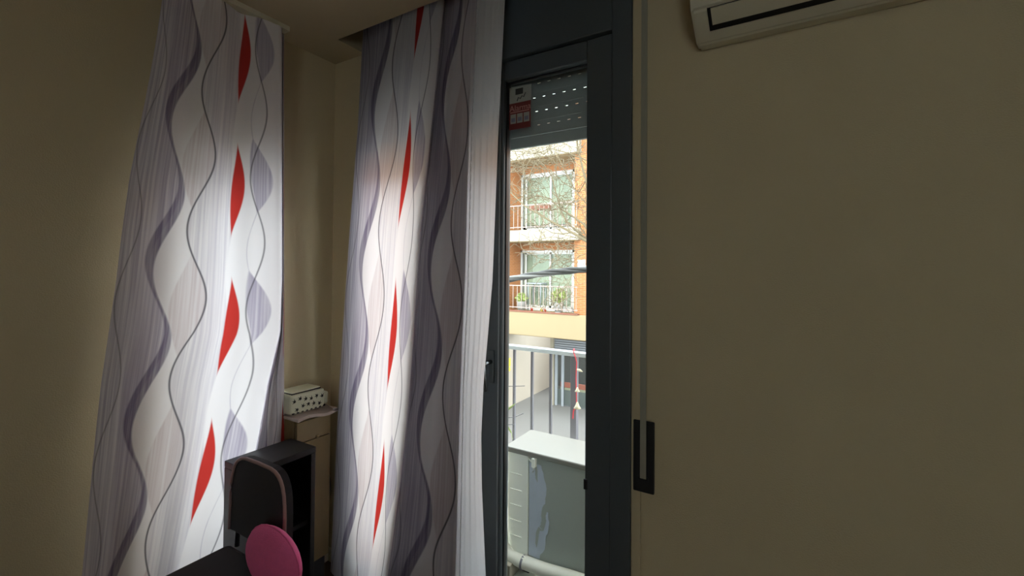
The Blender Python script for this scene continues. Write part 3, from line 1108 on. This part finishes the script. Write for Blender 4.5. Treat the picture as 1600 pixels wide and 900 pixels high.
# strip of bells on a red cord
bl = thing('bell_string', 'red cord with three little shell bells hanging from the balcony railing', 'bell string', at(899, 556, RYY - .035))
cp = [at(897, 553, RYY - .03), at(899, 558, RYY - .036), at(901, 566, RYY - .036), at(900, 590, RYY - .036), at(901, 640, RYY - .036)]
bm = B(); tube(bm, cp, .0028, 6); tube(bm, [at(899, 636, RYY - .04), at(896, 642, RYY - .042), at(895, 654, RYY - .042)], .0035, 6)
tube(bm, [at(897, 553, RYY - .03), at(896, 548, RYY - .03), at(897, 545, RYY), at(898, 549, RYY + .024)], .0028, 6)
obj('cord', bm, M['cord'], bl)
p = at(906, 579, RYY - .04)
bm = B(); tube(bm, [p + Vector((-.016, 0, .004)), p + Vector((0, 0, .001)), p + Vector((.016, 0, -.004))], [.006, .008, .002], 8); obj('shell', bm, M['bell'], bl)
for (px, py, s_) in ((902, 609, .8), (902, 634, 1.15)):
    p = at(px, py, RYY - .04)
    bm = B(); lathe(bm, [(.003 * s_, p.z + .018 * s_), (.006 * s_, p.z + .012 * s_), (.010 * s_, p.z), (.018 * s_, p.z - .012 * s_), (.015 * s_, p.z - .012 * s_)], p.x, p.y, 12)
    obj('bell', bm, M['bell'], bl)

# plant and drying rack peeping in at the left
sp_ = at(776, 690, 2.2)
pl = thing('spider_plant', 'spider plant with long arching leaves on balcony left of the outdoor unit', 'plant', (sp_.x, 2.2, -.04))
bm = B(); lathe(bm, [(.05, -.04), (.085, .2), (.09, .21), (.075, .21)], sp_.x, 2.2, 16); obj('pot', bm, M['pot'], pl)
bm = B(); tube(bm, [(sp_.x, 2.2, .2), (sp_.x, 2.2, .6)], .012, 8); obj('stem', bm, M['leafdark'], pl)


def blade(pts, w, name='leaf', m=M['leafdark'], parent=pl):
    bm = B()
    prev = None
    n = len(pts)
    for i, p in enumerate(pts):
        p = Vector(p)
        ww = w * math.sin(math.pi * (.12 + .86 * i / (n - 1)))
        a = bm.verts.new(p + Vector((0, 0, ww))); b = bm.verts.new(p + Vector((0, -.003, 0))); c = bm.verts.new(p - Vector((0, 0, ww)))
        if prev:
            bm.faces.new((prev[0], prev[1], b, a)); bm.faces.new((prev[1], prev[2], c, b))
        prev = (a, b, c)
    return obj(name, bm, m, parent)


blade([at(*q, 2.2) for q in ((776, 652), (785, 645), (793, 640), (800, 635), (806, 630))], .009)
blade([at(*q, 2.2) for q in ((776, 664), (786, 662), (794, 668), (799, 676), (801, 686))], .009)
blade([at(*q, 2.18) for q in ((776, 650), (770, 630), (764, 640), (758, 660))], .009)
rk = thing('drying_rack', 'thin white drying rack rods crossing behind the balcony plant', 'rack', (at(780, 640, 2.28).x, 2.28, -.04))
for a, b in (((760, 604), (820, 603)), ((760, 655), (804, 652)), ((760, 666), (804, 663)), ((803, 652), (818, 646))):
    bm = B(); tube(bm, [at(*a, 2.28), at(*b, 2.25)], .002, 6); obj('rod', bm, M['bar'], rk)
q = at(765, 604, 2.28)
for dx in (-.03, -.34):
    bm = B(); tube(bm, [(q.x + dx, 2.28, -.04), (q.x + dx, 2.28, q.z + .01)], .005, 6); obj('post', bm, M['unitwhite'], rk)
bm = B(); tube(bm, [(q.x - .34, 2.28, q.z), (q.x + .02, 2.28, q.z)], .002, 6); obj('rod', bm, M['bar'], rk)

# twisted overhead cable
cb = thing('overhead_cable', 'twisted dark overhead cable bundle crossing the street view', 'cable', at(855, 429, 3.3))
ca, cbn = at(793, 437, 3.3), at(915, 421, 3.3)
dv = (cbn - ca)
for k in range(4):
    pts = []
    for i in range(-60, 141):
        t = i / 40.0
        c = ca + dv * t + Vector((0, 0, .012 * math.sin(t * 3.1)))
        a = t * 6.0 + k * math.pi / 2
        pts.append(c + Vector((0, math.cos(a), math.sin(a))) * .016)
    bm = B(); tube(bm, pts, .0125, 7); obj('strand', bm, M['cable2'] if k == 1 else M['cable'], cb)

# ------------------------------------------------------------------ street and the house opposite
GZ = -4.1
bm = B(); box(bm, -40, 25, YO, 40, GZ - .2, GZ); struct('ground_street', bm, M['street'])
FY = 14.8
bm = B(); box(bm, -40, 25, 11.6, FY + 5.6, GZ, GZ + .14); struct('ground_pavement', bm, M['pave'])
hs = thing('apartment_building', 'orange brick apartment house with cream balcony slabs across the street', 'building', (-8, FY, GZ))
WYF = FY + .9                                    # recessed window wall
jx = at(796.5, 440, FY).x - .05
px_r = at(897, 440, FY).x
edge_x = at(903, 440, FY - .25).x
zs1 = at(855, 490, FY - .25).z                   # top of first floor slab
zs1b = at(855, 527, FY - .25).z
zs2t = at(850, 358, FY - .25).z
zs2b = at(850, 376, FY - .25).z
zs3t = at(850, 205, FY - .25).z
zs3b = at(850, 244, FY - .25).z
print('slabs', zs1, zs1b, zs2t, zs2b, zs3t, zs3b, jx, px_r)
TOP = zs3t + 1.0
bm = B(); box(bm, px_r, 14, FY, WYF + .5, zs1b, TOP); obj('brick_pier', bm, M['brick'], hs)
bm = B(); box(bm, -26, jx, FY, WYF + .5, zs1b, TOP); obj('brick_pier', bm, M['brick'], hs)
for a, b in ((zs1, zs2b), (zs2t, zs3b), (zs3t, TOP)):
    bm = B()
    wl, wr = at(812, 440, WYF).x, at(897.5, 440, WYF).x
    wh = b - a
    wt = a + min(2.35, wh - .25)
    box(bm, jx, wl, WYF, WYF + .5, a, b)
    box(bm, wl, px_r, WYF, WYF + .5, wt, b)
    box(bm, wr, px_r, WYF, WYF + .5, a, wt)
    obj('window_wall', bm, M['brick'], hs)
for nm, a, b, m, xr in (('balcony_slab', zs1b, zs1, M['slab'], 14), ('balcony_slab', zs2b, zs2t, M['slabw'], edge_x), ('balcony_slab', zs3b, zs3t, M['slabw'], edge_x)):
    bm = B(); box(bm, jx - .35 if xr < 0 else -26, xr, FY - .25, WYF, a, b, .01); obj(nm, bm, m, hs)
    bm = B(); box(bm, jx - .3 if xr < 0 else -25, xr - .05, FY - .2, WYF, a - .02, a); obj('slab_soffit', bm, M['soffit'], hs)
bm = B(); box(bm, jx - .35, edge_x, FY - .27, FY - .1, zs1, zs1 + .05, .005); obj('slab_edging', bm, M['terracotta'], hs)


def far_window(a, kind):
    z1 = a + 2.35
    for q in ((wl, wl + .09, a, z1), (wr - .09, wr, a, z1), (wl, wr, z1 - .09, z1), (wl, wr, a, a + .1)):
        bm = B(); box(bm, q[0], q[1], WYF + .02, WYF + .12, q[2], q[3]); obj('window_frame', bm, M['winframe'], hs)
    n = 2
    mx = wl + (wr - wl) * .56
    for (x0, x1, yy) in ((wl + .22, mx + .03, WYF + .06), (mx - .03, wr - .09, WYF + .10)):
        w = B()
        for q in ((x0, x0 + .06, a + .1, z1 - .09), (x1 - .06, x1, a + .1, z1 - .09), (x0, x1, z1 - .16, z1 - .09), (x0, x1, a + .1, a + .18)):
            box(w, q[0], q[1], yy, yy + .035, q[2], q[3])
        sash = obj('window_sash', w, M['winframe'], hs)
        bm = B(); box(bm, x0 + .06, x1 - .06, yy + .012, yy + .02, a + .18, z1 - .16); obj('pane', bm, M['far_glass'], sash)
    dz = {0: .12, 1: .3}[kind]
    bm = B(); box(bm, wl + .1, wr - .1, WYF + .16, WYF + .18, a + dz, z1 - .1); obj('blind', bm, M['blind'], hs)
    bm = B(); box(bm, wl, wr, WYF + .45, WYF + .5, a, z1); obj('room_back', bm, M['dim'], hs)


far_window(zs1, 0)
far_window(zs2t, 1)


def far_rail(base, label):
    top = base + .95
    y = FY - .16
    bm = B(); box(bm, jx - .3, edge_x - .05, y - .02, y + .02, top - .035, top); rl = obj('railing_rail', bm, M['balcrail'], hs)
    bm = B(); box(bm, jx - .3, edge_x - .05, y - .015, y + .015, base + .10, base + .13); obj('railing_rail', bm, M['balcrail'], hs)
    n = 17
    x0_, x1_ = jx - .25, edge_x - .1
    bm = B(); box(bm, -.009, .009, y - .009, y + .009, base + .06, top - .03)
    pr = obj('railing_bar', bm, M['balcrail'], hs)
    pr.location = (x0_, 0, 0)
    for i in range(1, n + 1):
        copy_at(pr, ((x1_ - x0_) * i / n, 0, 0), hs)


far_rail(zs1 + .05, 'first')
far_rail(zs2t, 'second')
# ground floor: passage side wall, back wall with louvre and glazed doors
sx_ = at(795, 600, FY).x - .2
zb = zs1b
PD = 19.2
bm = B(); box(bm, sx_ - .3, sx_, 12.2, PD, GZ + .14, zb); obj('passage_wall', bm, M['passage'], hs)
bm = B(); box(bm, -26, sx_ - .3, FY + .2, FY + .5, GZ + .14, zb); obj('ground_wall', bm, M['passage'], hs)
bm = B(); box(bm, sx_, 14, PD, PD + .3, GZ + .14, zb); obj('back_wall', bm, M['dark'], hs)
PY = 16.4
gx0 = at(864, 600, PY).x
bm = B(); box(bm, gx0 - .08, gx0 + .06, PY - .1, PY + .2, GZ + .14, zb); obj('door_post', bm, M['slabw'], hs)
zl1 = at(890, 531, PY).z; zl0 = at(890, 556, PY).z
for i in range(7):
    zz = zl0 + (zl1 - zl0) * i / 7
    bm = B(); box(bm, gx0 + .06, gx0 + 6, PY - .02, PY + .03, zz, zz + (zl1 - zl0) / 7 * .72); obj('louvre_slat', bm, M['garage'], hs)
bm = B(); box(bm, gx0 + .06, gx0 + 6, PY + .035, PY + .05, zl0, zb); obj('louvre_backing', bm, M['dark'], hs)
for p_ in (869, 879, 898, 920):
    x = at(p_, 600, PY).x
    bm = B(); box(bm, x - .05, x + .05, PY - .02, PY + .06, GZ + .14, zl0); obj('door_mullion', bm, M['garage'], hs)
zr1 = at(890, 599, PY).z; zr0 = at(890, 607, PY).z
bm = B(); box(bm, gx0 + .3, gx0 + 5, PY + .07, PY + .10, zr0, zr1); obj('red_band', bm, M['redband'], hs)
bm = B(); box(bm, gx0 + .3, gx0 + 5, PY + .07, PY + .10, zr0 - .1, zr0 - .01); obj('white_band', bm, M['slabw'], hs)
zd = at(890, 650, PY).z
bm = B(); box(bm, gx0 + .1, gx0 + 5, PY + .07, PY + .10, zd, zr0 - .1); obj('lower_panel', bm, M['dark'], hs)
bm = B(); box(bm, gx0 + .1, gx0 + 6, PY + .02, PY + .03, GZ + .2, zl0); obj('pane', bm, M['far_glass'], hs)
# meter box and plates on the passage wall
mbp = at_x(842, 645, sx_)
bm = B(); box(bm, sx_, sx_ + .16, mbp.y - .28, mbp.y + .28, mbp.z - .35, mbp.z + .42, .01)
o = obj('meter_box', bm, M['passage'], None); tag(o, 'pale meter box on the white passage wall across the street', 'box')
for (yy, hh_, ww_, sh_) in ((566, .32, .16, 0), (577, .10, .10, 1)):
    q = at_x(795.5, yy, sx_)
    bm = B()
    if sh_ == 0:
        box(bm, sx_, sx_ + .02, q.y - ww_ / 2, q.y + ww_ / 2, q.z - hh_ / 2, q.z + hh_ / 2)
        o = obj('wall_plate', bm, M['yellow'], None); tag(o, 'tall yellow plate on the white passage wall across the street', 'sign')
    else:
        prism(bm, [(q.y + .08 * math.cos(a / 14 * 6.2832), q.z + .08 * math.sin(a / 14 * 6.2832)) for a in range(14)], sx_, sx_ + .02, 'X')
        o = obj('wall_disc', bm, M['yellow'], None); tag(o, 'small round yellow disc below the tall yellow plate on passage wall', 'sign')
# sign on the pier
q0 = at(902.5, 406, FY); q1 = at(915, 418, FY)
sg = thing('house_sign', 'small white sign with faint grey print on the orange brick pier', 'sign', (q0.x, FY, q1.z))
bm = B(); box(bm, q0.x, q1.x, FY - .02, FY, q1.z, q0.z, .003); obj('board', bm, M['sign'], sg)
for (u0, u1) in ((.30, .48), (.56, .72)):
    bm = B(); box(bm, q0.x + (q1.x - q0.x) * u0, q0.x + (q1.x - q0.x) * u1, FY - .023, FY - .02, q1.z + .58 * (q0.z - q1.z), q1.z + .76 * (q0.z - q1.z)); obj('print_mark', bm, M['ink'], sg)


# potted shrubs, flowerpots and a grille on the opposite balcony
def shrub(px, py, rad, label, seed):
    rnd = random.Random(seed)
    c = at(px, py, FY + .25)
    base = zs1
    t = thing('potted_shrub', label, 'plant', (c.x, c.y, base), 'shrubs on the opposite balcony')
    bm = B(); lathe(bm, [(.13, base), (.19, base + .34), (.2, base + .36), (.17, base + .36)], c.x, c.y, 14); obj('pot', bm, M['pot'], t)
    bm = B(); tube(bm, [(c.x, c.y, base + .3), (c.x, c.y, c.z)], .02, 6); obj('stem', bm, M['bark'], t)
    bm = B()
    for i in range(420):
        d = Vector((rnd.gauss(0, 1), rnd.gauss(0, 1), rnd.gauss(0, 1))).normalized() * rad * rnd.uniform(.3, 1) ** .5
        p = Vector((c.x, c.y, c.z)) + Vector((d.x, d.y, d.z * .85))
        e = Euler((rnd.uniform(0, 6), rnd.uniform(0, 6), rnd.uniform(0, 6))).to_matrix()
        l = rnd.uniform(.04, .08)
        vs = [bm.verts.new(p + e @ Vector(q)) for q in ((-l, 0, 0), (0, l * .4, 0), (l, 0, 0), (0, -l * .4, 0))]
        bm.faces.new(vs)
    obj('leaves', bm, M['leaf'], t, 'stuff')


shrub(815, 466, .23, 'smaller potted shrub left of the opposite balcony window', 2)
shrub(873, 462, .30, 'bigger round potted shrub right of the opposite balcony window', 3)
for (px, lab, m) in ((831, 'red flowerpot on the opposite balcony edge below the window', 'redpot'), (846.5, 'yellow flowerpot beside a red one on the opposite balcony edge', 'yellow'),
                     (851.5, 'second red flowerpot right beside the yellow flowerpot', 'redpot')):
    c = at(px, 483, FY + .0)
    t = thing('flowerpot', lab, 'flowerpot', (c.x, c.y, zs1 + .0), 'flowerpots on the opposite balcony')
    bm = B(); lathe(bm, [(.035, zs1 + .001), (.05, zs1 + .13), (.056, zs1 + .13), (.056, zs1 + .17), (.045, zs1 + .17)], c.x, c.y, 12); obj('pot', bm, M[m], t)
c = at(872, 487, FY - .1)
bm = B(); lathe(bm, [(.06, zs1 + .001), (.11, zs1 + .05), (.12, zs1 + .06), (.10, zs1 + .06)], c.x, c.y, 14)
o = obj('plant_saucer', bm, M['pot'], None); tag(o, 'grey saucer on the opposite balcony edge below the bigger shrub', 'saucer')
c0, c1 = at(823, 441, FY + .5), at(846, 450, FY + .5)
tb = thing('garden_table', 'small dark slatted table on the opposite balcony behind the railing', 'table', (c0.x, FY + .6, zs1))
for i in range(5):
    bm = B(); box(bm, c0.x, c1.x, FY + .5 + i * .1, FY + .57 + i * .1, c0.z - .06, c0.z - .02); obj('slat', bm, M['garage'], tb)
for x in (c0.x + .05, c1.x - .05):
    for y in (FY + .53, FY + .95):
        bm = B(); tube(bm, [(x, y, zs1), (x, y, c0.z - .05)], .02, 6); obj('leg', bm, M['garage'], tb)
for xx in (0, 1, 2):
    pass
bx_ = at(832, 347, FY + .1)
bm = B(); box(bm, bx_.x - .1, bx_.x + .75, FY + .0, FY + .2, zs2t + .75, zs2t + .93, .02)
o = obj('planter_box', bm, M['terracotta'], None); tag(o, 'terracotta planter box on the upper opposite balcony railing', 'planter')

# ------------------------------------------------------------------ bare street tree
TY = 8.6
tr_base = at(965, 500, TY)
tree = thing('bare_tree', 'leafless street tree with fine tangled twigs before the brick house', 'tree', (tr_base.x, TY, GZ + .0))
fork = at(955, 420, TY)
bm = B()
tube(bm, [(tr_base.x, TY, GZ), (tr_base.x - .03, TY, -1), fork, at(950, 330, TY), at(940, 200, TY), at(925, 60, TY), at(915, -80, TY)],
     [.16, .13, .11, .085, .06, .035, .015], 10)
obj('trunk', bm, M['bark'], tree)
rnd = random.Random(21)
twig_bm = B()


def grow(bm, p, d, ln, r, depth):
    n = 4
    pts = [p.copy()]
    rs = [r]
    q = p.copy()
    dd = d.copy()
    for i in range(n):
        dd = (dd + Vector((rnd.gauss(0, .22), rnd.gauss(0, .22), rnd.gauss(0, .22)))).normalized()
        q = q + dd * (ln / n)
        pts.append(q.copy())
        rs.append(max(.0052, r * (1 - .7 * (i + 1) / n)))
        if depth > 0 and i >= 0:
            for _ in range(1 if rnd.random() < .8 else 0):
                nd_ = (dd + Vector((rnd.gauss(0, .75), rnd.gauss(0, .6), rnd.gauss(0, .75)))).normalized()
                grow(bm, q, nd_, ln * rnd.uniform(.45, .7), max(.0055, rs[-1] * .65), depth - 1)
    tube(bm, pts, rs, 4 if r < .012 else 5, False)


mains = [
    ([(935, 395), (915, 375), (893, 363), (868, 350), (843, 335), (820, 322), (800, 303), (780, 285)], .034),
    ([(930, 375), (912, 350), (895, 338), (876, 326), (868, 300), (862, 275), (850, 258), (835, 245)], .026),
    ([(940, 340), (922, 300), (912, 270), (905, 240), (900, 215), (890, 180)], .032),
    ([(915, 372), (897, 358), (885, 345), (874, 325), (860, 310), (840, 306), (812, 312), (790, 325)], .020),
    ([(945, 290), (925, 265), (905, 300), (880, 285), (860, 265), (830, 262), (800, 270)], .018),
    ([(940, 260), (915, 250), (890, 240), (862, 232), (835, 240), (812, 232), (790, 236)], .018),
    ([(942, 410), (920, 395), (905, 400), (890, 415), (880, 420)], .014),
    ([(935, 400), (915, 385), (890, 382), (865, 392), (845, 385)], .013),
    ([(938, 450), (920, 440), (900, 447), (880, 452)], .011),
    ([(944, 300), (918, 320), (900, 300), (880, 262), (868, 235), (862, 205)], .020),
]
for pts_, r0 in mains:
    dy = rnd.uniform(-.5, .5)
    P = [at(a, b, TY + dy * i / len(pts_)) for i, (a, b) in enumerate(pts_)]
    n = len(P)
    bm = B(); tube(bm, P, [r0 * (1 - .75 * i / (n - 1)) for i in range(n)], 6)
    obj('branch', bm, M['bark'], tree)
    for i in range(1, n):
        if r0 < .012 and i < 2: continue
        for _ in range(rnd.choice((1, 2))):
            t = rnd.random()
            p = P[i - 1].lerp(P[i], t)
            d = (P[i] - P[i - 1]).normalized()
            d = (d + Vector((rnd.gauss(0, .7), rnd.gauss(0, .5), rnd.gauss(.1, .7)))).normalized()
            grow(twig_bm, p, d, rnd.uniform(.5, 1.0), r0 * .33, 2)
obj('twigs', twig_bm, M['bark'], tree, 'stuff')
